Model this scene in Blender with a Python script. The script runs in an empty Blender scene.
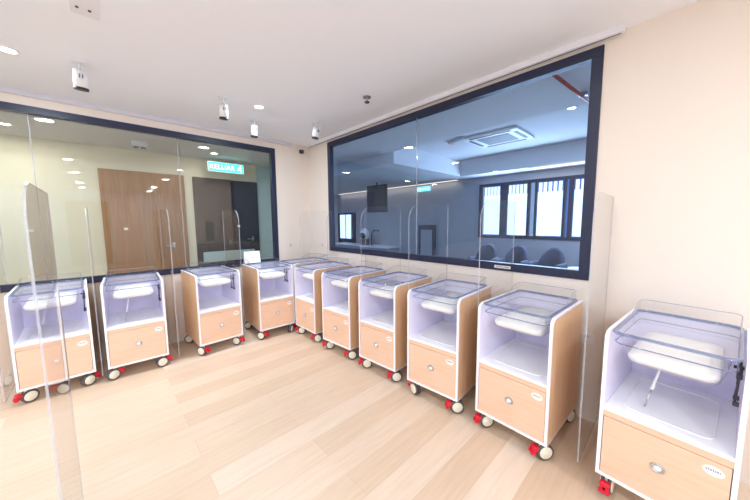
import bpy, bmesh, math, random
from mathutils import Vector, Matrix
random.seed(7)
PI = math.pi
C = bpy.context.scene.collection
sc = bpy.context.scene

# ---------------------------------------------------------------- materials
def s2l(c):
    return tuple(((v/255)/12.92 if v/255 <= .04045 else ((v/255+.055)/1.055)**2.4) for v in c)+(1,)
def newmat(name):
    m = bpy.data.materials.new(name); m.use_nodes = True
    nt = m.node_tree; nt.nodes.clear()
    out = nt.nodes.new('ShaderNodeOutputMaterial')
    return m, nt, out
def solid(name, rgb, rough=.5, metal=0, noise=.03, spec=.5, coat=0):
    m, nt, out = newmat(name)
    b = nt.nodes.new('ShaderNodeBsdfPrincipled')
    tc = nt.nodes.new('ShaderNodeTexCoord'); n = nt.nodes.new('ShaderNodeTexNoise'); n.inputs['Scale'].default_value = 6
    n.inputs['Detail'].default_value = 3
    r = nt.nodes.new('ShaderNodeMixRGB'); c = s2l(rgb)
    r.inputs[1].default_value = tuple(max(0, v*(1-noise)) for v in c[:3])+(1,)
    r.inputs[2].default_value = tuple(min(1, v*(1+noise)) for v in c[:3])+(1,)
    nt.links.new(tc.outputs['Object'], n.inputs['Vector']); nt.links.new(n.outputs['Fac'], r.inputs[0])
    nt.links.new(r.outputs[0], b.inputs['Base Color'])
    b.inputs['Roughness'].default_value = rough; b.inputs['Metallic'].default_value = metal
    b.inputs['Specular IOR Level'].default_value = spec; b.inputs['Coat Weight'].default_value = coat
    nt.links.new(b.outputs[0], out.inputs[0]); return m
def wood(name, a, b_, scale=(18, 18, 1.2), rough=.45):
    m, nt, out = newmat(name)
    b = nt.nodes.new('ShaderNodeBsdfPrincipled'); tc = nt.nodes.new('ShaderNodeTexCoord')
    mp = nt.nodes.new('ShaderNodeMapping'); mp.inputs['Scale'].default_value = scale
    n = nt.nodes.new('ShaderNodeTexNoise'); n.inputs['Scale'].default_value = 3; n.inputs['Detail'].default_value = 6
    n.inputs['Distortion'].default_value = .6
    cr = nt.nodes.new('ShaderNodeValToRGB')
    cr.color_ramp.elements[0].position = .3; cr.color_ramp.elements[0].color = s2l(a)
    cr.color_ramp.elements[1].position = .7; cr.color_ramp.elements[1].color = s2l(b_)
    L = nt.links.new
    L(tc.outputs['Object'], mp.inputs[0]); L(mp.outputs[0], n.inputs['Vector']); L(n.outputs['Fac'], cr.inputs[0])
    L(cr.outputs[0], b.inputs['Base Color']); b.inputs['Roughness'].default_value = rough
    L(b.outputs[0], out.inputs[0]); return m
def clear(name, tint, ior=1.6, body=None, bodyfac=0):
    """clear sheet: Fresnel reflection at the outer face, tinted straight-through transmission"""
    m, nt, out = newmat(name); L = nt.links.new
    t = nt.nodes.new('ShaderNodeBsdfTransparent'); t.inputs[0].default_value = tint+(1,)
    g = nt.nodes.new('ShaderNodeBsdfGlossy'); g.inputs['Roughness'].default_value = 0.0
    f = nt.nodes.new('ShaderNodeFresnel'); f.inputs[0].default_value = ior
    ge = nt.nodes.new('ShaderNodeNewGeometry')
    inv = nt.nodes.new('ShaderNodeMath'); inv.operation = 'SUBTRACT'; inv.inputs[0].default_value = 1
    mu = nt.nodes.new('ShaderNodeMath'); mu.operation = 'MULTIPLY'
    L(ge.outputs['Backfacing'], inv.inputs[1]); L(inv.outputs[0], mu.inputs[0]); L(f.outputs[0], mu.inputs[1])
    base = t
    if body:
        d = nt.nodes.new('ShaderNodeBsdfPrincipled'); d.inputs['Base Color'].default_value = s2l(body); d.inputs['Roughness'].default_value = .25
        mx = nt.nodes.new('ShaderNodeMixShader'); mx.inputs[0].default_value = bodyfac
        L(t.outputs[0], mx.inputs[1]); L(d.outputs[0], mx.inputs[2]); base = mx
    ms = nt.nodes.new('ShaderNodeMixShader')
    L(mu.outputs[0], ms.inputs[0]); L(base.outputs[0], ms.inputs[1]); L(g.outputs[0], ms.inputs[2])
    L(ms.outputs[0], out.inputs[0]); return m
def emit(name, rgb, strength):
    m, nt, out = newmat(name)
    e = nt.nodes.new('ShaderNodeEmission'); e.inputs[0].default_value = s2l(rgb); e.inputs[1].default_value = strength
    nt.links.new(e.outputs[0], out.inputs[0]); return m
def floor_mat():
    m, nt, out = newmat('oak_plank_floor'); L = nt.links.new
    b = nt.nodes.new('ShaderNodeBsdfPrincipled'); tc = nt.nodes.new('ShaderNodeTexCoord')
    br = nt.nodes.new('ShaderNodeTexBrick'); br.offset = .37; br.offset_frequency = 2; br.squash = 1
    br.inputs['Scale'].default_value = 1; br.inputs['Brick Width'].default_value = 1.7; br.inputs['Row Height'].default_value = .20
    br.inputs['Mortar Size'].default_value = .0012; br.inputs['Mortar Smooth'].default_value = .3
    br.inputs['Color1'].default_value = (0, 0, 0, 1); br.inputs['Color2'].default_value = (1, 1, 1, 1); br.inputs['Mortar'].default_value = (.5, .5, .5, 1)
    L(tc.outputs['Object'], br.inputs['Vector'])
    ramp = nt.nodes.new('ShaderNodeValToRGB')
    e = ramp.color_ramp.elements; e[0].position = 0; e[0].color = s2l((214, 186, 160)); e[1].position = 1; e[1].color = s2l((231, 211, 192))
    for pos, c in ((.35, (220, 195, 170)), (.7, (225, 202, 179))):
        q = e.new(pos); q.color = s2l(c)
    L(br.outputs['Color'], ramp.inputs[0])
    mp = nt.nodes.new('ShaderNodeMapping'); mp.inputs['Scale'].default_value = (1.2, 16, 1)
    n = nt.nodes.new('ShaderNodeTexNoise'); n.inputs['Scale'].default_value = 2.5; n.inputs['Detail'].default_value = 6; n.inputs['Distortion'].default_value = .5
    L(tc.outputs['Object'], mp.inputs[0]); L(mp.outputs[0], n.inputs['Vector'])
    gr = nt.nodes.new('ShaderNodeValToRGB'); gr.color_ramp.elements[0].position = .3; gr.color_ramp.elements[0].color = (.92, .90, .87, 1)
    gr.color_ramp.elements[1].position = .65; gr.color_ramp.elements[1].color = (1, 1, 1, 1)
    L(n.outputs['Fac'], gr.inputs[0])
    mx = nt.nodes.new('ShaderNodeMixRGB'); mx.blend_type = 'MULTIPLY'; mx.inputs[0].default_value = 1
    L(ramp.outputs[0], mx.inputs[1]); L(gr.outputs[0], mx.inputs[2])
    m2 = nt.nodes.new('ShaderNodeMixRGB'); m2.inputs[2].default_value = s2l((190, 155, 120))
    fm = nt.nodes.new('ShaderNodeMath'); fm.operation = 'MULTIPLY'; fm.inputs[1].default_value = .6
    L(br.outputs['Fac'], fm.inputs[0]); L(fm.outputs[0], m2.inputs[0]); L(mx.outputs[0], m2.inputs[1])
    L(m2.outputs[0], b.inputs['Base Color']); b.inputs['Roughness'].default_value = .34
    b.inputs['Specular IOR Level'].default_value = .45
    L(b.outputs[0], out.inputs[0]); return m

M = dict(
    floor=floor_mat(),
    wall=solid('cream_wall_paint', (233, 222, 211), .8, noise=.012),
    rearwall=solid('white_wall_paint', (232, 236, 244), .8, noise=.012),
    ceil=solid('white_ceiling_paint', (242, 245, 252), .85, noise=.008),
    wood=wood('pale_oak_laminate', (218, 177, 138), (228, 192, 156), (14, 14, 1.2)),
    drawer=wood('pale_oak_drawer_laminate', (233, 194, 166), (239, 203, 177), (1.2, 14, 14)),
    white=solid('white_laminate', (250, 249, 250), .4, noise=.008),
    lav=solid('pale_lavender_laminate', (236, 231, 252), .45, noise=.01),
    frame=solid('dark_navy_window_frame', (32, 38, 66), .4),
    clear=clear('clear_acrylic', (.985, .985, .99), 1.5),
    tub=clear('moulded_clear_tub', (.97, .975, .985), 1.6, (240, 241, 250), .10),
    edge=clear('acrylic_cut_edge', (.78, .80, .84), 1.5, (206, 209, 219), .5),
    rim=clear('acrylic_rim', (.66, .72, .84), 1.6, (128, 144, 180), .42),
    glassL=clear('green_tinted_glass', (.95, .97, .945), 1.7),
    glassR=clear('blue_tinted_glass', (.80, .88, .96), 1.6),
    matt=solid('white_mattress_cover', (250, 248, 242), .7, noise=.01),
    tyre=solid('grey_caster_tyre', (92, 84, 80), .6),
    hub=solid('cream_wheel_disc', (236, 232, 214), .4),
    red=solid('red_brake_plastic', (214, 24, 52), .35),
    chrome=solid('satin_metal', (200, 202, 205), .28, 1),
    black=solid('black_plastic', (30, 30, 38), .45),
    dark=solid('dark_grey_plastic', (70, 66, 74), .5),
    sticker=solid('white_sticker', (246, 238, 232), .5),
    ink=solid('blue_grey_print', (150, 155, 180), .6),
    door=wood('brown_door_veneer', (146, 106, 74), (168, 126, 92), (10, 10, .8), .35),
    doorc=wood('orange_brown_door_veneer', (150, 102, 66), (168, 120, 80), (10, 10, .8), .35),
    dkdoor=solid('dark_brown_door', (78, 66, 66), .45),
    dkdoor2=solid('dark_navy_door', (40, 44, 58), .45),
    corr=solid('corridor_wall_paint', (226, 221, 205), .8),
    corr2=solid('bluish_glow_paint', (186, 208, 216), .8),  # exit sign's glow on the corridor wall put into the colour
    lwall=solid('lounge_grey_wall', (176, 177, 186), .8),
    lceil=solid('lounge_ceiling_paint', (214, 216, 222), .85),
    lfloor=wood('lounge_floor_wood', (92, 86, 80), (108, 100, 92), (1, 12, 12)),
    navy=solid('slate_blue_upholstery', (70, 76, 98), .85, noise=.1),
    grille=solid('grey_vent_grille', (120, 124, 132), .6),
    lwhite=solid('white_metal_paint', (238, 238, 240), .4),
    pipe=solid('dark_red_pipe', (170, 32, 28), .4),
    steel=solid('rail_white_metal', (232, 232, 240), .35),
    panel=solid('light_grey_panel', (214, 214, 222), .6),
    ceilpanel=solid('pale_grey_panel', (232, 232, 238), .7),
    led=emit('lit_led_disc', (255, 252, 245), 14),
    warm=emit('warm_cove_light', (255, 222, 190), 2.4),
    blind=emit('daylit_roller_blind', (214, 232, 255), 2.4),
    outside=emit('daylit_facade', (110, 150, 235), .8),
    green=emit('lit_exit_panel', (90, 226, 220), 2.2),
    greenw=emit('lit_exit_lettering', (225, 255, 250), 3.6),
    redled=emit('red_indicator', (255, 60, 60), 2),
)

# ---------------------------------------------------------------- mesh helpers
class MB:
    def __init__(s): s.bm = bmesh.new(); s.mats = []
    def mi(s, m):
        if m not in s.mats: s.mats.append(m)
        return s.mats.index(m)
    def _fin(s, verts, m, mat=None, smooth=False):
        if mat is not None: bmesh.ops.transform(s.bm, matrix=mat, verts=verts)
        i = s.mi(m); fs = {f for v in verts for f in v.link_faces}
        for f in fs: f.material_index = i; f.smooth = smooth
        return fs
    def box(s, a, b, m, bev=0, mat=None, seg=2):
        a, b = Vector(a), Vector(b)
        r = bmesh.ops.create_cube(s.bm, size=1)
        bmesh.ops.transform(s.bm, verts=r['verts'], matrix=Matrix.Translation((a+b)/2) @ Matrix.Diagonal((*[abs(q) for q in (b-a)], 1)))
        vs = r['verts']
        if bev:
            es = list({e for v in vs for e in v.link_edges})
            q = bmesh.ops.bevel(s.bm, geom=es, offset=bev, segments=seg, profile=.5, affect='EDGES')
            vs = list({v for f in q['faces'] for v in f.verts} | {v for v in vs if v.is_valid})
            vs = list({v for v in vs} | {w for v in vs for f in v.link_faces for w in f.verts})
        s._fin(vs, m, mat); return s
    def cyl(s, p0, p1, r0, m, r1=None, seg=20, smooth=True, cap=True):
        p0, p1 = Vector(p0), Vector(p1); d = p1-p0
        r = bmesh.ops.create_cone(s.bm, cap_ends=cap, segments=seg, radius1=r0, radius2=r0 if r1 is None else r1, depth=d.length)
        mt = Matrix.Translation((p0+p1)/2) @ d.to_track_quat('Z', 'Y').to_matrix().to_4x4()
        fs = s._fin(r['verts'], m, mt, smooth)
        for f in fs:
            if len(f.verts) > 4: f.smooth = False
        return s
    def tube(s, pts, r, m, closed=False, seg=8):
        pts = [Vector(p) for p in pts]; n = len(pts); rings = []
        for i, p in enumerate(pts):
            a = pts[(i-1) % n] if (closed or i > 0) else p; b = pts[(i+1) % n] if (closed or i < n-1) else p
            t = (b-a).normalized(); up = Vector((0, 0, 1)) if abs(t.z) < .9 else Vector((1, 0, 0))
            x = t.cross(up).normalized(); y = x.cross(t)
            rings.append([s.bm.verts.new(p+r*(math.cos(k*2*PI/seg)*x+math.sin(k*2*PI/seg)*y)) for k in range(seg)])
        s._rings(rings, m, closed); return s
    def _rings(s, rings, m, closed=False, caps=True, smooth=True):
        i = s.mi(m); n = len(rings); seg = len(rings[0])
        for a in range(n if closed else n-1):
            A, B = rings[a], rings[(a+1) % n]
            for k in range(seg):
                try: f = s.bm.faces.new((A[k], A[(k+1) % seg], B[(k+1) % seg], B[k])); f.material_index = i; f.smooth = smooth
                except ValueError: pass
        if not closed and caps:
            for R in (rings[0], rings[-1]):
                try: f = s.bm.faces.new(R); f.material_index = i
                except ValueError: pass
    def loft(s, ringpts, m, closed=False, caps=True, smooth=True):
        s._rings([[s.bm.verts.new(p) for p in R] for R in ringpts], m, closed, caps, smooth); return s
    def prism(s, poly, axis, a, b, m, medge=None, smooth_edge=False):
        """poly: 2D outline; axis: 0/1/2 extrusion axis between a and b"""
        def P(q, t):
            v = list(q); v.insert(axis, t); return Vector(v)
        A = [s.bm.verts.new(P(q, a)) for q in poly]; B = [s.bm.verts.new(P(q, b)) for q in poly]
        i = s.mi(m); j = s.mi(medge or m); n = len(poly)
        for R in (A, B): f = s.bm.faces.new(R); f.material_index = i
        for k in range(n):
            f = s.bm.faces.new((A[k], A[(k+1) % n], B[(k+1) % n], B[k])); f.material_index = j; f.smooth = smooth_edge
        return s
    def sphere(s, c, r, m, sc_=(1, 1, 1), seg=16):
        q = bmesh.ops.create_uvsphere(s.bm, u_segments=seg, v_segments=seg//2+2, radius=r)
        s._fin(q['verts'], m, Matrix.Translation(c) @ Matrix.Diagonal((*sc_, 1)), True); return s
    def build(s, name, parent=None, loc=None):
        bmesh.ops.recalc_face_normals(s.bm, faces=s.bm.faces)
        me = bpy.data.meshes.new(name); s.bm.to_mesh(me); s.bm.free()
        for m in s.mats: me.materials.append(M[m])
        o = bpy.data.objects.new(name, me); C.objects.link(o)
        if parent is not None: o.parent = parent
        if loc is not None: o.location = loc
        return o
def box1(name, a, b, m, parent=None, bev=0): return MB().box(a, b, m, bev).build(name, parent)
def tag(o, label, cat, group=None):
    o['label'] = label; o['category'] = cat
    if group: o['group'] = group
    return o
def thing(name, label, cat, loc=(0, 0, 0), rz=0, group=None):
    o = bpy.data.objects.new(name, None); C.objects.link(o); o.empty_display_size = .1
    o.location = loc; o.rotation_euler = (0, 0, rz); return tag(o, label, cat, group)
def struct(o): o['kind'] = 'structure'; return o
def copy_tree(o, parent=None, kids=None):
    c = o.copy(); C.objects.link(c)
    if parent: c.parent = parent; c.matrix_parent_inverse = o.matrix_parent_inverse.copy()
    for ch in [q for q in ALLC.get(o.name, [])]: copy_tree(ch, c)
    return c
ALLC = {}
def index_children():
    ALLC.clear()
    for q in bpy.data.objects:
        if q.parent: ALLC.setdefault(q.parent.name, []).append(q)
def rrect(x0, x1, y0, y1, r, z, n=5):
    pts = []
    for cx, cy, a0 in ((x1-r, y1-r, 0), (x0+r, y1-r, 90), (x0+r, y0+r, 180), (x1-r, y0+r, 270)):
        for k in range(n+1):
            a = math.radians(a0+90*k/n); pts.append((cx+r*math.cos(a), cy+r*math.sin(a), z))
    return pts
def textmesh(name, body, size, m, parent, loc, rot, extrude=.002):
    cu = bpy.data.curves.new(name, 'FONT'); cu.body = body; cu.size = size; cu.extrude = extrude
    cu.align_x = 'CENTER'; cu.align_y = 'CENTER'
    t = bpy.data.objects.new(name+'_src', cu); C.objects.link(t)
    dg = bpy.context.evaluated_depsgraph_get()
    me = bpy.data.meshes.new_from_object(t.evaluated_get(dg)); me.name = name
    bpy.data.objects.remove(t)
    me.materials.clear(); me.materials.append(M[m])
    o = bpy.data.objects.new(name, me); C.objects.link(o); o.parent = parent
    o.location = loc; o.rotation_euler = rot; return o

# ---------------------------------------------------------------- room shell
ZC = 2.91
XL, YB = -6.5, -11.0      # far-left and rear limits of the room
struct(box1('floor', (XL-.1, YB-.1, -.1), (.1, .1, 0), 'floor'))
struct(box1('ceiling', (XL-.1, YB-.1, ZC), (.1, .1, ZC+.1), 'ceil'))
# right wall (x = 0) with its window opening
WY0, WY1, WZ0, WZ1 = -4.105, -.615, 1.13, 2.85
b = MB()
b.box((0, YB, 0), (.1, WY0, ZC), 'wall'); b.box((0, WY1, 0), (.1, .1, ZC), 'wall')
b.box((0, WY0, 0), (.1, WY1, WZ0), 'wall'); b.box((0, WY0, WZ1), (.1, WY1, ZC), 'wall')
struct(b.build('wall_right'))
LX1, LZ0, LZ1, LX0 = -.60, .93, 2.775, -6.2
b = MB()
b.box((LX1, 0, 0), (0, .1, ZC), 'wall'); b.box((XL, 0, 0), (LX0, .1, ZC), 'wall')
b.box((LX0, 0, 0), (LX1, .1, LZ0), 'wall'); b.box((LX0, 0, LZ1), (LX1, .1, ZC), 'wall')
struct(b.build('wall_left'))
struct(box1('wall_far_side', (XL-.1, YB, 0), (XL, .1, ZC), 'rearwall'))
struct(box1('wall_rear', (XL, YB-.1, 0), (.1, YB, ZC), 'rearwall'))
b = MB(); b.box((XL, -.035, ZC-.05), (-.30, 0, ZC), 'panel', .004); struct(b.build('trim_1'))
def window(name, axis, a0, a1, z0, z1, t, joints, gm, depth=.06):
    fr = MB()
    def bx(p, q, z, w):
        if axis == 'y': fr.box((-.012, p, z), (depth, q, w), 'frame', .003)
        else: fr.box((p, -.012, z), (q, depth, w), 'frame', .003)
    bx(a0, a1, z1-t, z1); bx(a0, a1, z0, z0+t); bx(a0, a0+t, z0+t, z1-t); bx(a1-t, a1, z0+t, z1-t)
    f = struct(fr.build(name))
    js = [a0+t]+joints+[a1-t]
    for p, q in zip(js, js[1:]):
        g = MB(); p2, q2 = p+.002, q-.002
        if axis == 'y': g.box((.018, p2, z0+t), (.028, q2, z1-t), gm)
        else: g.box((p2, .018, z0+t), (q2, .028, z1-t), gm)
        g.build('glass_pane', f)
    for j in joints:
        g = MB()
        if axis == 'y': g.box((.016, j-.0035, z0+t), (.03, j+.0035, z1-t), 'edge')
        else: g.box((j-.0035, .016, z0+t), (j+.0035, .03, z1-t), 'edge')
        g.build('glass_joint', f)
    return f
window('window_1', 'y', WY0, WY1, WZ0, WZ1, .072, [-2.394], 'glassR')
window('window_2', 'x', LX0, LX1, LZ0, LZ1, .072, [-5.6, -4.42, -3.167, -1.915], 'glassL')

# ---------------------------------------------------------------- bassinet cart
W2, D, HB, HS, HT = .2513, .655, .133, .548, .986
T = .018
def side_poly(r=.055):
    """outline in (d, z): rounded top front corner"""
    pts = [(0, HB), (D, HB), (D, HT)]
    for k in range(9):
        a = math.radians(90+90*k/8); pts.append((r+r*math.cos(a), HT-r+r*math.sin(a)))
    return pts
def make_cart():
    root = thing('bassinet_cart', '', 'bassinet cart')
    for s in (-1, 1):
        b = MB(); xo = s*W2; xi = s*(W2-T)
        def inset(poly, k):
            c = (D/2, (HB+HT)/2); return [(c[0]+(p[0]-c[0])*(1-2*k/D), c[1]+(p[1]-c[1])*(1-2*k/(HT-HB))) for p in poly]
        b.prism(side_poly(), 0, xo-s*.0005, xi, 'lav', 'white')
        b.prism(inset(side_poly(), .010), 0, xo-s*.004, xo+s*.0003, 'wood', 'wood')
        b.build('side_panel', root)
    box1('back_panel', (-W2+T, D-.018, HB+.02), (W2-T, D-.004, HT-.01), 'lav', root)
    b = MB(); b.box((-W2+T, .001, HB), (W2-T, D-.02, HB+.02), 'white'); b.build('bottom_board', root)
    b = MB(); b.box((-W2+T, .001, .53), (W2-T, D-.02, HS), 'white', .002)
    # pressed tray outline on the shelf top
    o = [Vector(p) for p in rrect(-.17, .17, .08, .56, .05, HS+.001)]
    b.tube(o, .0035, 'white', True, 6)
    b.build('shelf', root)
    box1('top_rail', (-W2+T, .004, .497), (W2-T, .02, .53), 'drawer', root)
    dr = box1('drawer', (-W2+T+.003, .002, HB+.022), (W2-T-.003, .03, .493), 'drawer', root, .002)
    b = MB(); n = 24
    b.loft([[(R*math.cos(2*PI*k/n), y, .335+R*.85*math.sin(2*PI*k/n)) for k in range(n)] for R, y in ((.029, .002), (.029, -.003), (.026, -.005), (.021, -.004), (.020, .001))], 'chrome')
    b.sphere((0, -.001, .335), .016, 'white', (1, .35, .85)); b.build('latch', dr)
    b = MB(); b.loft([[(.178+.035*math.cos(2*PI*k/n), y, .448+.024*math.sin(2*PI*k/n)) for k in range(n)] for y in (.0022, .0008)], 'sticker')
    x = .154
    for k, w in enumerate((.005, .004, .006, .004, .005, .005, .004)):
        b.box((x, .0003, .447), (x+w, .0009, .455+.002*(k % 2)), 'ink'); x += w+.0022
    b.box((.160, .0003, .4385), (.196, .0009, .4405), 'sticker')
    b.build('oval_label', dr)
    # clear tub
    b = MB()
    def R(x, y0, y1, r, z): return rrect(-x, x, y0, y1, r, z)
    b.loft([R(.222, .002, D-.01, .05, .982), R(.196, .022, D-.03, .05, .976), R(.188, .03, D-.04, .06, .90), R(.168, .05, D-.06, .07, .825),
            R(.14, .08, D-.09, .06, .812)], 'tub')
    tub = b.build('bassinet_tub', root)
    b = MB(); o = rrect(-.223, .223, -.004, D-.004, .045, .985)
    b.loft([[(p[0]*k, (p[1]-D/2)*k+D/2, z) for p in o] for k, z in ((1, .979), (1.01, .986), (1, .992), (.95, .992), (.94, .986), (.95, .979))], 'rim', closed=False, caps=False)
    b.build('rim', tub)
    b = MB(); o = rrect(-.212, .212, .006, D-.02, .04, .930); b.tube(o, .0034, 'rim', True, 6); b.build('lower_lip', tub)
    # head guard: raised clear U at the wall end
    path = []
    x0, y1, r = .212, D-.006, .05
    for k in range(6): path.append((-x0, .40+(y1-r-.40)*k/5))
    for k in range(1, 7): a = math.radians(180-90*k/6); path.append((-x0+r+r*math.cos(a), y1-r+r*math.sin(a)))
    for k in range(1, 7): a = math.radians(90-90*k/6); path.append((x0-r+r*math.cos(a), y1-r+r*math.sin(a)))
    for k in range(1, 6): path.append((x0, y1-r-(y1-r-.40)*k/5))
    n = len(path); top = []
    for i, p in enumerate(path):
        e = min(i, n-1-i)/5.; h = .992+.068*math.sin(min(1, .12+e)*PI/2)
        top.append((p[0], p[1], h))
    b = MB(); rings = []
    for i, (p, q) in enumerate(zip(path, top)):
        a = Vector(path[max(0, i-1)]); c = Vector(path[min(n-1, i+1)]); t = (c-a).normalized(); nn = Vector((-t.y, t.x))*.0018
        rings.append([(p[0]+nn.x, p[1]+nn.y, .99), (p[0]-nn.x, p[1]-nn.y, .99), (q[0]-nn.x, q[1]-nn.y, q[2]), (q[0]+nn.x, q[1]+nn.y, q[2])])
    b.loft(rings, 'clear', smooth=False); b.tube(top, .0028, 'edge', False, 6); b.build('head_guard', tub)
    b = MB(); rr = lambda x, y0, y1, r, z: rrect(-x, x, y0, y1, r, z)
    b.loft([rr(.140, .085, D-.075, .045, .824), rr(.160, .065, D-.06, .05, .831), rr(.167, .058, D-.050, .05, .846), rr(.167, .058, D-.050, .05, .858), rr(.161, .064, D-.058, .05, .870), rr(.11, .12, D-.12, .05, .876)], 'matt')
    b.build('mattress', root)
    b = MB()
    for d0 in (.16, .235):
        b.cyl((.222, d0, .925), (.214, d0-.02, .735), .0045, 'dark'); b.box((.210, d0-.012, .855), (.230, d0+.008, .88), 'dark', .004)
        b.box((.208, d0-.028, .728), (.228, d0-.010, .75), 'dark', .004)
    b.cyl((.217, .15, .80), (.217, .225, .80), .005, 'chrome'); b.cyl((.2, .19, .90), (.232, .19, .90), .008, 'black')
    b.build('tilt_mechanism', root)
    b = MB(); b.cyl((-.04, .30, .82), (-.07, .22, .66), .006, 'white'); b.cyl((-.07, .22, .66), (-.09, .17, .552), .004, 'chrome')
    b.cyl((-.075, .21, .645), (-.065, .23, .668), .008, 'lwhite'); b.build('support_strut', root)
    for (cx, cy) in ((-.205, .05), (.205, .05), (-.205, D-.07), (.205, D-.07)):
        b = MB(); b.box((-.03, -.03, -.006), (.03, .03, 0), 'chrome', .002); b.cyl((0, 0, -.03), (0, 0, -.004), .013, 'white')
        b.sphere((0, .008, -.042), .027, 'hub', (.62, 1, .55)); 
        b.box((-.011, -.012, -.045), (.011, .03, -.028), 'hub', .004)
        c = b.build('caster', root, (cx, cy, HB))
        b = MB()
        for s in (-1, 1):
            n = 28
            b.loft([[(s*x, .018+R*math.cos(2*PI*k/n), -.075+R*math.sin(2*PI*k/n)) for k in range(n)] for R, x in ((.046, .006), (.056, .008), (.058, .014), (.057, .021), (.051, .024))], 'tyre')
            b.loft([[(s*x, .018+R*math.cos(2*PI*k/n), -.075+R*math.sin(2*PI*k/n)) for k in range(n)] for R, x in ((.043, .020), (.042, .0265), (.037, .029), (.016, .0275), (.012, .031))], 'hub')
        b.cyl((-.02, .018, -.078), (.02, .018, -.078), .012, 'dark'); b.build('wheel', c)
        b = MB()
        b.box((-.024, -.062, -.066), (.024, -.020, -.036), 'red', .009, Matrix.Rotation(-.12, 4, 'X'))
        b.box((-.027, -.078, -.088), (.027, -.052, -.070), 'red', .006)
        b.box((-.019, -.074, -.080), (-.006, -.040, -.050), 'red', .004); b.box((.006, -.074, -.080), (.019, -.040, -.050), 'red', .004)
        b.build('brake_pedal', c)
    return root
proto = make_cart(); index_children()
G = 'bassinet carts parked around two sides of the room'
carts = [  # x, y, rotation, swivels fl fr bl br, label
 (-.751, -4.563, -.100-PI/2, (.05, .3, .5, .2), 'bassinet cart cropped by the right edge of the photo, wood drawer with round latch'),
 (-.722, -3.811, -.045-PI/2, (-.6, -.65, .4, -.3), 'large bassinet cart standing just left of the tall clear divider beside the wall outlet'),
 (-.741, -3.160, .062-PI/2, (4.35, -.85, 2.5, .2), 'second bassinet cart from the wall outlet, no red pedal on its left front wheel'),
 (-.755, -2.491, .063-PI/2, (-.8, -.75, .6, .2), 'bassinet cart third from the wall outlet along the blue window wall'),
 (-.773, -1.813, .077-PI/2, (-.55, -.8, .3, .5), 'bassinet cart along the blue window wall, second from the cart that fronts the room corner'),
 (-.783, -1.111, .019-PI/2, (-.8, -.75, .2, .1), 'narrow-looking bassinet cart touching the corner, in front of the one hidden behind it'),
 (-1.01, -.777, -.036, (.75, 2.3, .9, .2), 'bassinet cart with the white card standing on its back, before the dark door glass'),
 (-1.715, -.724, .049, (.6, .75, .9, .3), 'bassinet cart below the lit exit sign, red pedals on both front wheels'),
 (-2.517, -.700, -.048, (2.0, 1.75, .3, .2), 'bassinet cart standing in front of the brown door beyond the glass'),
 (-3.106, -.659, .031, (-1.15, 2.1, .4, .2), 'leftmost bassinet cart, seen partly through the free standing clear panel'),
 (-.700, -.430, -PI/2, (.2, .3, .1, .4), 'bassinet cart tucked into the room corner, only its clear tub and top showing'),
]
for i, (x, y, rz, sw, lab) in enumerate(carts):
    o = proto if i == 0 else copy_tree(proto)
    o.location = (x, y, 0); o.rotation_euler = (0, 0, rz); o['label'] = lab; o['group'] = G
    cs = [q for q in bpy.data.objects if q.parent == o and q.name.startswith('caster')]
    cs.sort(key=lambda q: (q.location.y, q.location.x))
    if i not in (0, 8, 9):      # the gas strut shows on three carts only
        for q in [q for q in bpy.data.objects if q.parent == o and q.name.startswith('support_strut')]: bpy.data.objects.remove(q)
    for q, a in zip(cs, sw): q.rotation_euler = (0, 0, a)

# ---------------------------------------------------------------- clear dividers
def divider(x, y, ang, label, L=.65, z0=.06, z1=1.765, wall=True):
    """stands in the plane through (x, y); local +x runs away from the wall edge"""
    r = .16; pts = [(0, z0), (L-.02, z0), (L, z0+.02), (L, z1-r)]
    for k in range(1, 9): a = math.radians(90*k/8); pts.append((L-r+r*math.cos(a), z1-r+r*math.sin(a)))
    pts.append((0, z1))
    t = thing('acrylic_divider', label, 'divider', (x, y, 0), ang, 'clear round-cornered dividers between the carts')
    MB().prism(pts, 1, -.004, .004, 'clear', 'edge').build('clear_sheet', t)
    if wall:
        for z in (.35, 1.5): MB().box((0, -.009, z-.012), (.016, -.004, z+.012), 'clear', .001).box((0, .004, z-.012), (.016, .009, z+.012), 'clear', .001).build('wall_clip', t)
    return t
for y, l in ((-4.215, 'tall clear divider standing beside the wall outlet, right of the window'),
             (-3.53, 'tall clear divider left of the widest cart, arched corner over the armchairs'),
             (-2.835, 'tall clear divider whose straight edge rises left of the armchairs, fourth cart gap'),
             (-2.155, 'tall clear divider with its straight edge rising beside the seam of the blue glass'),
             (-1.50, 'tall clear divider seen before the counter and lamp beyond the blue glass'),
             (-.815, 'clear divider nearest the room corner on the blue window wall')):
    divider(0, y, PI, l)
for x, l in ((-1.425, 'tall clear divider in front of the dark doors, beside the white card'),
             (-2.165, 'tall clear divider in front of the brown door lever'),
             (-2.812, 'tall clear divider in the gap between the two leftmost carts'),
             (-3.43, 'tall clear divider at the left edge of the photo')):
    divider(x, 0, -PI/2, l)
divider(-2.91, -2.27, -PI/2, 'near free standing clear panel mirroring the brown door, at left', L=.69, wall=False, z0=.0, z1=1.76)

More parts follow.
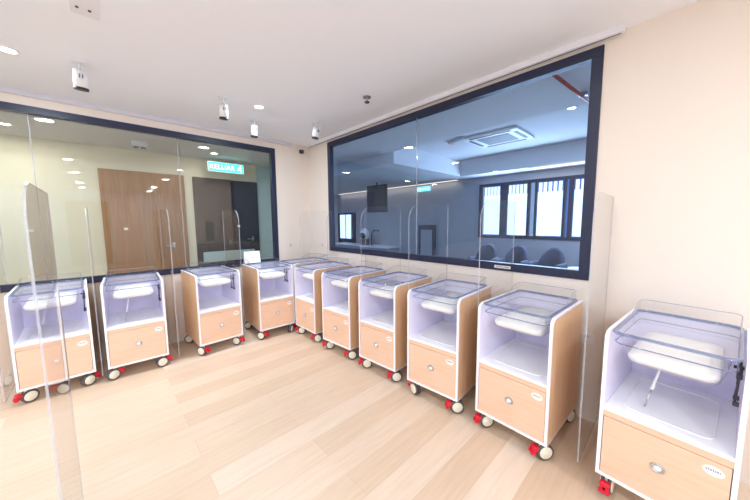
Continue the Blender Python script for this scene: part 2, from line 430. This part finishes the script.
# ---------------------------------------------------------------- ceiling and wall fittings
def downlight(x, y, label, power=26, z=ZC, group='recessed downlights', col=(.80, .90, 1)):
    t = thing('downlight', label, 'ceiling light', (x, y, z), 0, group); n = 24
    MB().loft([[(R*math.cos(2*PI*k/n), R*math.sin(2*PI*k/n), h) for k in range(n)] for R, h in ((.062, 0), (.062, -.006), (.052, -.008), (.048, -.002))], 'lwhite', caps=False).build('trim_ring', t)
    MB().cyl((0, 0, -.003), (0, 0, 0), .042, 'led', smooth=False, seg=24).build('lit_disc', t)
    la = bpy.data.lights.new('downlight_lamp', 'AREA'); la.shape = 'DISK'; la.size = .16; la.energy = power; la.color = col
    lo = bpy.data.objects.new('downlight_lamp', la); C.objects.link(lo); lo.parent = t; lo.location = (0, 0, -.015)
    return t
downlight(-3.13, -.98, 'bright recessed downlight at the left edge of the ceiling', 22)
downlight(-1.31, -1.17, 'bright recessed downlight glowing near the ceiling corner', 22)
for x in (-1.2, -3.1, -5.0):
    for y, e in ((-4.0, (3, 16, 36)), (-6.05, (22, 44, 44)), (-8.6, (34, 34, 34)), (-10.3, (26, 26, 26))):
        downlight(x, y, 'round recessed downlight of the grid further back in the room', e[0 if x > -2 else 1 if x > -4 else 2])
downlight(-5.0, -1.1, 'round recessed downlight at the far side of the room', 34)
def spot(x, y, tilt, rz, label, r=.046):
    t = thing('ceiling_spotlight', label, 'spotlight', (x, y, ZC), rz, 'small white surface spotlights')
    MB().cyl((0, 0, -.012), (0, 0, 0), .045, 'lwhite').build('base', t)
    MB().cyl((0, 0, -.065), (0, 0, -.01), .007, 'lwhite').sphere((0, 0, -.065), .012, 'chrome').build('stem', t)
    mt = Matrix.Translation((0, 0, -.068)) @ Matrix.Rotation(tilt, 4, 'X')
    b = MB(); P = lambda z, xx=0: mt @ Vector((xx, 0, z))
    b.cyl(P(-.128), P(0), r, 'lwhite', r*.93, 28); b.box((-.012, -r-.002, -.06), (-.006, -r*.8, -.03), 'dark', 0, mt); b.box((.006, -r-.002, -.06), (.012, -r*.8, -.03), 'dark', 0, mt)
    h = b.build('lamp_head', t)
    MB().cyl(P(-.146), P(-.127), r*1.02, 'black', r*1.0, 28).build('front_ring', h)
    la = bpy.data.lights.new('spot_lamp', 'SPOT'); la.energy = 30; la.spot_size = 1.3; la.spot_blend = .8; la.shadow_soft_size = .04; la.color = (.85, .93, 1)
    lo = bpy.data.objects.new('spot_lamp', la); C.objects.link(lo); lo.parent = t; lo.matrix_local = mt @ Matrix.Translation((0, 0, -.16))
spot(-2.747, -1.105, .16, .1, 'white ceiling spotlight at left, the largest and nearest of the four')
spot(-1.681, -1.15, .12, -.1, 'white ceiling spotlight between the nearest one and the bright downlight', .043)
spot(-1.188, -.704, .10, .1, 'white ceiling spotlight just under the bright downlight glow', .043)
spot(-.56, -1.172, .14, .5, 'white ceiling spotlight right above the room corner', .043)
spot(-3.145, -1.75, .1, .1, 'white ceiling spotlight mirrored in the left glass', .043)
t = thing('fire_sprinkler', 'small metal fire sprinkler on the ceiling left of the blue window', 'sprinkler', (-.576, -2.195, ZC))
MB().cyl((0, 0, -.008), (0, 0, 0), .042, 'grille').build('cover_plate', t)
MB().cyl((0, 0, -.04), (0, 0, -.004), .010, 'chrome').cyl((0, 0, -.058), (0, 0, -.05), .026, 'dark').cyl((-.012, 0, -.05), (-.006, 0, -.03), .003, 'chrome').cyl((.012, 0, -.05), (.006, 0, -.03), .003, 'chrome').build('sprinkler_head', t)
t = thing('access_panel', 'light grey panel in the ceiling at the top left of the photo', 'ceiling panel', (-2.69, -2.16, ZC))
MB().box((-.065, -.28, -.006), (.065, .28, 0), 'ceilpanel', .003).build('panel', t)
MB().cyl((-.035, .19, -.012), (-.035, .19, -.007), .008, 'dark').cyl((.02, .19, -.012), (.02, .19, -.007), .008, 'dark').build('screws', t)
t = thing('curtain_rail', 'long white curtain rail on the ceiling above the blue window', 'curtain rail', (-.045, 0, ZC))
MB().box((-.028, -4.217, -.044), (.028, -.08, 0), 'steel', .003).build('rail', t)
MB().box((-.008, -4.20, -.0452), (.008, -.10, -.0435), 'grille').build('slot', t)
t = thing('security_camera', 'small black security camera high on the wall in the room corner', 'camera', (-.135, 0, 2.80))
MB().box((-.03, -.012, -.03), (.03, 0, .03), 'black', .004).build('bracket', t)
MB().sphere((0, -.045, -.008), .036, 'black').cyl((0, -.04, -.01), (-.01, -.082, -.022), .022, 'dark').build('camera_body', t)
for (x, y, rz, l) in ((-.386, 0, 0, 'small metal wall hook left of the room corner'), (0, -.394, -PI/2, 'small metal wall hook right of the room corner')):
    t = thing('wall_hook', l, 'hook', (x, y, 1.21), rz, 'wall hooks')
    MB().box((-.012, -.006, -.02), (.012, 0, .02), 'chrome', .002).build('plate', t)
    MB().tube([(0, -.004, .008), (0, -.022, .004), (0, -.03, -.008), (0, -.03, .014)], .004, 'chrome').build('hook', t)
t = thing('wall_outlet', 'white double wall outlet low on the wall beside the tall clear divider', 'outlet', (0, -4.115, .665), -PI/2)
MB().box((-.043, -.009, -.043), (.043, 0, .043), 'lwhite', .004).build('faceplate', t)
MB().box((-.012, -.011, .012), (-.006, -.008, .024), 'dark').box((.006, -.011, .012), (.012, -.008, .024), 'dark').box((-.003, -.011, -.022), (.003, -.008, -.006), 'dark').build('socket_slots', t)
t = thing('white_card', 'white folded card standing on the back of a bassinet cart', 'card', (-1.10, -.16, .993), -.05)
MB().prism([(-.035, 0), (-.032, 0), (0, .168), (.032, 0), (.035, 0), (.002, .176), (-.002, .176)], 0, -.115, .115, 'lwhite').build('folded_sheet', t)
MB().box((-.045, -.0225, .080), (.045, -.0205, .084), 'ink', 0, Matrix.Translation((0, 0, 0))).build('printed_line', t)
t = thing('frame_label', 'small white label stuck on the bottom of the blue window frame', 'label', (-.013, -3.44, 1.165), 0)
MB().box((-.001, -.075, -.013), (.001, .075, .013), 'sticker').build('label_plate', t)
MB().box((-.0016, -.06, -.003), (-.0008, .06, .004), 'ink').build('print', t)

# ---------------------------------------------------------------- corridor behind the left glass
CY = 1.2
struct(box1('floor_corridor', (XL, .1, -.1), (.1, CY+.1, 0), 'floor'))
struct(box1('ceiling_corridor', (XL, .1, 2.70), (.1, CY+.1, 2.80), 'lceil'))
struct(box1('wall_corridor_back', (XL, CY, 0), (.1, CY+.1, 2.70), 'corr'))
struct(box1('wall_corridor_tint', (-.45, CY-.01, 0), (0, CY, 2.70), 'corr2'))  # strip added to carry the sign's bluish glow as wall colour
struct(box1('wall_corridor_end', (0, .1, 0), (.1, CY, 2.70), 'corr2'))
struct(box1('wall_corridor_far', (XL-.1, .1, 0), (XL, CY, 2.70), 'corr'))
d = struct(box1('door_1', (-2.69, CY-.03, 0), (-1.655, CY, 2.385), 'door'))
box1('reflected_leaf', (-2.56, CY-.038, .01), (-2.26, CY-.03, 2.0), 'doorc', d)  # reflection of a door behind the camera, built as a solid leaf
box1('door_sign', (-2.465, CY-.042, 1.50), (-2.42, CY-.038, 1.535), 'lwhite', d)  # sign of that reflected door, solid as well
box1('door_leaf', (-2.05, CY-.042, .01), (-1.70, CY-.03, 2.33), 'door', d)
MB().box((-1.885, CY-.055, 1.20), (-1.845, CY-.04, 1.28), 'chrome', .004).cyl((-1.865, CY-.05, 1.24), (-1.865, CY-.09, 1.24), .009, 'chrome').cyl((-1.865, CY-.088, 1.24), (-1.975, CY-.088, 1.235), .008, 'chrome').build('door_handle', d)
d = struct(box1('door_2', (-1.53, CY-.03, 0), (-.93, CY, 2.38), 'dkdoor'))
box1('glass_insert', (-1.38, CY-.035, 1.28), (-1.25, CY-.03, 1.62), 'black', d)
d = struct(box1('door_3', (-.93, CY-.045, 0), (-.45, CY, 2.37), 'dkdoor2'))
MB().box((-.60, CY-.055, 1.25), (-.56, CY-.045, 1.33), 'chrome', .004).cyl((-.58, CY-.05, 1.29), (-.58, CY-.095, 1.29), .009, 'chrome').cyl((-.58, CY-.093, 1.29), (-.70, CY-.093, 1.285), .008, 'chrome').build('door_handle', d)
MB().box((-.85, CY-.05, 1.515), (-.81, CY-.044, 1.552), 'lwhite').build('door_sign', d)
t = thing('wall_rail_board', 'pale horizontal board across the dark doors beyond the left glass', 'rail', (-1.02, CY-.10, 1.0))
MB().box((-.44, -.02, -.09), (.44, 0, .09), 'corr2', .005).build('board', t)
MB().box((-.40, 0, -.03), (-.36, .055, .03), 'chrome').box((.36, 0, -.03), (.40, .055, .03), 'chrome').build('brackets', t)
def exit_sign(loc, rz, w, h, label, hang):
    t = thing('exit_sign', label, 'exit sign', loc, rz)
    MB().box((-w/2-.01, -.018, -h/2-.01), (w/2+.01, .018, h/2+.01), 'lwhite', .004).build('housing', t)
    MB().box((-w/2, -.0215, -h/2), (w/2, -.018, h/2), 'green').build('lit_panel', t)
    textmesh('lettering', 'KELUAR', h*.76, 'greenw', t, (-w*.12, -.023, -h*.03), (PI/2, 0, 0), .0015)
    b = MB(); cx = w*.40; u = h*.42
    b.sphere((cx+.1*u, -.023, u*.72), u*.2, 'greenw', (1, .15, 1))
    for a, c in (((.0, .45), (-.15, -.15)), ((-.15, -.15), (.25, -.45)), ((.25, -.45), (.2, -.9)), ((-.15, -.15), (-.5, -.45)), ((-.5, -.45), (-.85, -.4)), ((.0, .4), (.4, .15)), ((.0, .4), (-.45, .25)), ((-.45, .25), (-.6, -.05))):
        b.cyl((cx+a[0]*u, -.0225, a[1]*u), (cx+c[0]*u, -.0225, c[1]*u), u*.10, 'greenw', seg=8)
    b.build('running_figure', t)
    b = MB()
    for s in (-1, 1): b.cyl((s*w*.35, 0, h/2), (s*w*.35, 0, h/2+hang), .005, 'chrome')
    b.build('hanger', t)
    la = bpy.data.lights.new('exit_glow', 'AREA'); la.shape = 'RECTANGLE'; la.size = w; la.size_y = h; la.energy = 1.6; la.color = (.35, 1, .95)
    lo = bpy.data.objects.new('exit_glow', la); C.objects.link(lo); lo.parent = t; lo.location = (0, -.03, 0); lo.rotation_euler = (PI/2, 0, 0)
    return t
exit_sign((-1.06, .93, 2.545), 0, .56, .145, 'lit green exit sign hanging above the dark doors beyond the left glass', .09)
t = thing('emergency_light', 'small beige box light on the corridor ceiling beyond the left glass', 'ceiling light', (-2.255, .55, 2.70))
MB().box((-.085, -.06, -.075), (.085, .06, 0), 'panel', .008).build('casing', t)
MB().cyl((-.04, -.02, -.09), (-.04, -.02, -.07), .028, 'grille').cyl((.04, -.02, -.09), (.04, -.02, -.07), .028, 'grille').build('lenses', t)
for x, l in ((-4.6, 'corridor downlight at the far left beyond the glass'), (-3.4, 'corridor downlight left of the brown door beyond the glass'), (-1.32, 'corridor downlight above the dark doors beyond the glass')):
    downlight(x, .62, l, 7 if x < -2 else 4.0, 2.70, 'corridor downlights', (1, .95, .85))
d = struct(box1('door_4', (-3.6, YB, 0), (-2.45, YB+.05, 2.45), 'doorc'))
MB().box((-2.7, YB+.05, 1.0), (-2.66, YB+.07, 1.12), 'chrome').cyl((-2.68, YB+.1, 1.06), (-2.80, YB+.1, 1.06), .01, 'chrome').build('door_handle', d)
MB().box((-3.1, YB+.05, 1.5), (-2.95, YB+.06, 1.6), 'lwhite').build('door_sign', d)

# ---------------------------------------------------------------- lounge behind the right glass
LX = 4.55
struct(box1('floor_lounge', (.1, -6.5, -.1), (LX+.1, 7.1, 0), 'lfloor'))
b = MB()   # wall with the daylit window row
wy0, wy1, wz0, wz1 = -3.62, -.90, 1.16, 2.53
b.box((LX, -6.5, 0), (LX+.1, wy0, 3.3), 'lwall').box((LX, wy1, 0), (LX+.1, 7.1, 3.3), 'lwall').box((LX, wy0, 0), (LX+.1, wy1, wz0), 'lwall').box((LX, wy0, wz1), (LX+.1, wy1, 3.3), 'lwall')
struct(b.build('wall_lounge_back'))
struct(box1('wall_lounge_left', (.1, 7.0, 0), (LX, 7.1, 3.3), 'lwall'))
struct(box1('wall_lounge_right', (.1, -6.5, 0), (LX, -6.4, 3.3), 'lwall'))
struct(box1('ceiling_lounge', (.1, -6.5, 3.10), (LX+.1, 7.1, 3.2), 'lceil'))
b = MB()
b.box((3.99, -6.4, 2.72), (LX, -.66, 3.10), 'lceil'); b.box((1.5, -.66, 2.72), (LX, 7.0, 3.10), 'lceil')
b.box((.1, -6.4, 2.90), (1.35, 7.0, 3.10), 'lceil')
struct(b.build('ceiling_lounge_bulkhead'))
t = thing('lounge_window', 'dark framed window row with white blinds behind the armchairs', 'window', (LX, (wy0+wy1)/2, wz0)); hw = (wy1-wy0)/2; hh = wz1-wz0
b = MB(); b.box((-.02, -hw, 0), (.08, hw, .07), 'frame').box((-.02, -hw, hh-.07), (.08, hw, hh), 'frame').box((-.02, -hw, .07), (.08, -hw+.06, hh-.07), 'frame').box((-.02, hw-.06, .07), (.08, hw, hh-.07), 'frame')
t['label'] = 'dark framed window row with daylit blinds behind the armchairs'
cy = (wy0+wy1)/2
# blind spans measured on the window plane
bl = [(-1.03, -1.45), (-1.63, -2.08), (-2.29, -2.80), (-2.99, -3.50)]
for y, q in ((-1.54, .085), (-2.105, .022), (-2.265, .022), (-2.825, .022), (-2.945, .04)): b.box((-.025, y-cy-q, .07), (.08, y-cy+q, hh-.07), 'frame')
b.build('frame', t)
for a, c in bl:
    q = MB(); y0, y1 = c-cy, a-cy
    q.box((.0, y0+.01, .09), (.006, y1-.01, hh-.30), 'blind')
    n = 5; w = (y1-y0-.02)/n
    for k in range(n): q.box((0, y0+.01+k*w+w*.16, hh-.30), (.006, y0+.01+(k+1)*w-w*.16, hh-.09), 'blind')
    q.build('blind', t)
MB().box((.05, -hw+.05, .06), (.056, hw-.05, hh-.06), 'clear').build('glass', t)
for y, z0, z1, w, l in ((-2.22, .6, 2.3, .16, 'pale tower outside between the second and third blinds'), (-2.86, .8, 2.05, .14, 'pale tower outside between the third and fourth blinds')):
    tt = thing('tower_block', l, 'building', (14.5, -2.22+(y+2.22)*2.6+1.9+(.0), 0)); MB().box((0, -.7, -2), (2, .7, 4.2 if z1 > 2.2 else 3.6), 'outside').build('facade', tt)
b = MB()
for (x0, y0, x1, y1) in ((4.03, -3.7, 4.28, -2.25), (4.40, -.3, 4.50, 5.1)):
    t = thing('cove_light', 'warm strip of cove light along the lounge ceiling' + (' above the window blinds' if y0 < -1 else ' beyond the television'), 'ceiling light', ((x0+x1)/2, (y0+y1)/2, 2.72), 0, None)
    MB().box((-(x1-x0)/2-.01, -(y1-y0)/2-.01, -.012), ((x1-x0)/2+.01, (y1-y0)/2+.01, 0), 'lwhite').build('channel', t)
    MB().box((-(x1-x0)/2, -(y1-y0)/2, -.016), ((x1-x0)/2, (y1-y0)/2, -.012), 'warm').build('lit_strip', t)
    la = bpy.data.lights.new('cove_lamp', 'AREA'); la.shape = 'RECTANGLE'; la.size = x1-x0; la.size_y = y1-y0; la.energy = 5; la.color = (1, .8, .65)
    lo = bpy.data.objects.new('cove_lamp', la); C.objects.link(lo); lo.parent = t; lo.location = (0, 0, -.03)
t = thing('air_conditioner', 'white square cassette air conditioner on the lounge ceiling', 'air conditioner', (2.60, -2.20, 3.098), 0)
MB().box((-.42, -.48, -.04), (.42, .48, 0), 'lwhite', .01).build('panel', t)
MB().box((-.26, -.28, -.046), (.26, .28, -.038), 'grille', .005).build('grille', t)
b = MB()
for s in (-1, 1): b.box((s*.36-.03, -.36, -.046), (s*.36+.03, .36, -.038), 'dark', .004); b.box((-.26, s*.40-.03, -.046), (.26, s*.40+.03, -.038), 'dark', .004)
b.build('air_slots', t)
t = thing('ceiling_sensor', 'long sensor box with red indicator on the lounge ceiling', 'sensor', (2.2, -1.62, 3.10), -.3)
MB().box((-.06, -.20, -.05), (.06, .20, 0), 'panel', .01).build('casing', t); MB().cyl((0, .12, -.056), (0, .12, -.048), .018, 'redled').build('indicator', t)
downlight(2.0, -3.46, 'lit downlight near the top right of the blue window', 10, 3.10, 'lounge downlights', (.75, .87, 1))
downlight(2.40, -.52, 'lit downlight near the seam of the blue glass', 4, 3.10, 'lounge downlights', (.75, .87, 1))
t = thing('red_pipe', 'dark red pipe crossing the lounge ceiling at the top right of the window', 'pipe', (0, 0, 0))
MB().tube([(.24, -3.72, 2.86), (1.75, -3.86, 2.86)], .016, 'pipe').build('pipe_run', t)
MB().box((.95, -3.83, 2.86), (.98, -3.76, 2.899), 'chrome').build('pipe_clip', t)
t = thing('television', 'black television hanging from the lounge ceiling', 'television', (2.85, 1.22, 2.22), .12)
TVW = .70
MB().box((-.02, -TVW/2, -.37), (.03, TVW/2, .37), 'black', .006).build('casing', t)
MB().box((-.024, -TVW/2+.02, -.35), (-.02, TVW/2-.02, .35), 'dkdoor2').build('screen', t)
MB().cyl((.01, 0, .37), (.01, 0, .44), .02, 'black').build('mount', t)
exit_sign((3.75, .30, 2.47), -PI/2, .42, .12, 'lit green exit sign in the lounge beyond the blue glass', .13)
# armchairs
def armchair():
    t = thing('armchair', '', 'armchair'); n = 14
    MB().box((-.29, -.25, .10), (.22, .25, .40), 'navy', .04).build('base', t)
    MB().box((-.30, -.22, .40), (.20, .22, .64), 'navy', .045, seg=3).build('seat_cushion', t)
    b = MB(); rings = []
    for k in range(n+1):
        a = math.radians(-90+180*k/n); bx = .10+.20*math.cos(a); by = .20*math.sin(a)
        h = .70+.34*max(0, math.cos(a))**.7
        nx, ny = math.cos(a), math.sin(a)
        rings.append([(bx-.04*nx, by-.04*ny, .12), (bx+.04*nx, by+.04*ny, .12), (bx+.045*nx, by+.045*ny, h-.05), (bx+.02*nx, by+.02*ny, h), (bx-.02*nx, by-.02*ny, h), (bx-.045*nx, by-.045*ny, h-.05)])
    b.loft(rings, 'navy'); b.build('backrest', t)
    for s in (-1, 1): MB().box((-.30, s*.262-.045, .12), (.14, s*.262+.045, .76), 'navy', .04, seg=3).build('armrest', t)
    for sx in (-.24, .20):
        for sy in (-.24, .24): MB().cyl((sx, sy, 0), (sx, sy, .11), .014, 'black', .02).build('leg', t)
    return t
ac = armchair(); index_children()
for i, (y, l) in enumerate(((-1.47, 'slate blue armchair at the left of the three under the window blinds'), (-2.12, 'slate blue armchair in the middle of the three under the window blinds'), (-2.80, 'slate blue armchair at the right of the three under the window blinds'))):
    o = ac if i == 0 else copy_tree(ac); o.location = (3.75, y, 0); o.rotation_euler = (0, 0, (.15, 0, -.1)[i]); o['label'] = l; o['group'] = 'lounge armchairs'
t = thing('side_table', 'small white round side table right of the armchairs', 'table', (3.7, -3.35, 0))
MB().cyl((0, 0, .68), (0, 0, .70), .2, 'lwhite').build('tabletop', t); MB().cyl((0, 0, .02), (0, 0, .68), .02, 'lwhite').build('post', t); MB().cyl((0, 0, 0), (0, 0, .02), .14, 'lwhite').build('base', t)
# counter end of the lounge
t = thing('kitchen_counter', 'long grey counter at the far left end of the lounge', 'counter', (4.2, 3.35, 0))
MB().box((-.30, -1.45, 0), (.33, 1.45, .72), 'lwall').build('cabinet', t); MB().box((-.34, -1.5, .72), (.33, 1.5, .76), 'lwhite', .004).build('worktop', t)
t = thing('faucet', 'curved dark tap on the lounge counter', 'tap', (4.2, 2.9, .76))
MB().tube([(0, 0, 0), (0, 0, .40), (0, -.03, .47), (0, -.12, .52), (0, -.30, .54), (0, -.36, .50)], .02, 'dark').build('spout', t); MB().cyl((0, 0, 0), (0, 0, .03), .035, 'dark').build('collar', t)
t = thing('round_appliance', 'round domed white and black machine on the lounge counter', 'appliance', (4.1, 3.15, .76), .0)
MB().box((-.12, -.12, 0), (.12, .12, .22), 'dark', .02).build('stand', t)
MB().sphere((0, 0, .40), .19, 'lwhite', (.8, 1, 1.05)).build('dome', t); MB().sphere((-.06, 0, .36), .155, 'black', (.75, 1, .85)).build('lower_shell', t)
t = thing('small_window', 'small bright window with blue blinds left of the round machine', 'window', (LX-.02, 4.75, .72))
MB().box((0, -.58, 0), (.02, .58, 1.24), 'frame').build('frame', t)
MB().box((-.006, -.34, .20), (-.001, .42, 1.16), 'blind').build('blind', t)
MB().box((-.02, -.34, .20), (-.007, -.31, 1.16), 'frame').box((-.02, .02, .20), (-.007, .05, 1.16), 'frame').build('mullion', t)
t = thing('framed_board', 'dark framed upright board standing low in the lounge', 'board', (LX-.10, .71, .18))
MB().box((0, -.31, 0), (.04, .31, 1.30), 'frame', .005).build('frame', t); MB().box((-.004, -.2, .08), (0, .22, 1.16), 'lwall').build('panel', t)
MB().box((0, -.3, -.18), (.04, -.26, 0), 'frame').box((0, .26, -.18), (.04, .3, 0), 'frame').build('feet', t)

# ---------------------------------------------------------------- lounge fill light
for (x, y, e, sx, sy, z) in ((2.7, -2.9, 110, 1.2, 2.4, 3.08), (2.0, 3.0, 34, .6, 3, 2.65)):  # panels added to brighten the lounge and turn it bluish
    t = thing('lounge_fill_panel', 'added bluish fill light panel in the lounge' + (' coffer' if y < 0 else ' end'), 'ceiling light', (x-.0, y-1.9 if y < 0 else y, z))
    MB().box((-.15, -.6, -.01), (.15, .6, .01), 'lwhite').build('casing', t)
    la = bpy.data.lights.new('fill_lamp', 'AREA'); la.shape = 'RECTANGLE'; la.size = .3; la.size_y = 1.2; la.energy = e; la.color = (.66, .80, 1)
    lo = bpy.data.objects.new('fill_lamp', la); C.objects.link(lo); lo.parent = t; lo.location = (0, 0, -.02)
# daylight falling in through the lounge windows
la = bpy.data.lights.new('window_daylight', 'AREA'); la.shape = 'RECTANGLE'; la.size = 1.2; la.size_y = 2.5; la.energy = 130; la.color = (.6, .77, 1)
lo = bpy.data.objects.new('window_daylight', la); C.objects.link(lo); lo.location = (LX-.06, -2.26, 1.85); lo.rotation_euler = (0, PI/2, 0)

# ---------------------------------------------------------------- world, camera
w = bpy.data.worlds.new('World'); sc.world = w; w.use_nodes = True; w.node_tree.nodes.clear()
bg = w.node_tree.nodes.new('ShaderNodeBackground'); bg.inputs[0].default_value = (.45, .62, .95, 1); bg.inputs[1].default_value = .8
ow = w.node_tree.nodes.new('ShaderNodeOutputWorld'); w.node_tree.links.new(bg.outputs[0], ow.inputs[0])

cam = bpy.data.cameras.new('camera'); co = bpy.data.objects.new('camera', cam); C.objects.link(co); sc.camera = co
F = Vector((0.68526225, 0.72157169, -0.09874181)); R_ = Vector((0.72455473, -0.68917232, -0.00787134)); U = Vector((0.07372986, 0.06614991, 0.99508196))
co.matrix_world = Matrix(((R_.x, U.x, -F.x, -2.7191445), (R_.y, U.y, -F.y, -4.55587249), (R_.z, U.z, -F.z, 1.6), (0, 0, 0, 1)))
cam.sensor_width = 36; cam.lens = 287.7837*36/750; cam.clip_start = .05

sc.view_settings.view_transform = 'Standard'; sc.view_settings.look = 'None'; sc.view_settings.gamma = 1
sc.view_settings.use_curve_mapping = False; sc.view_settings.exposure = -0.05
sc.cycles.max_bounces = 10; sc.cycles.diffuse_bounces = 6; sc.cycles.glossy_bounces = 5; sc.cycles.transparent_max_bounces = 40
sc.cycles.caustics_reflective = False; sc.cycles.caustics_refractive = False
sc.cycles.use_denoising = True
sc.cycles.sample_clamp_indirect = 6
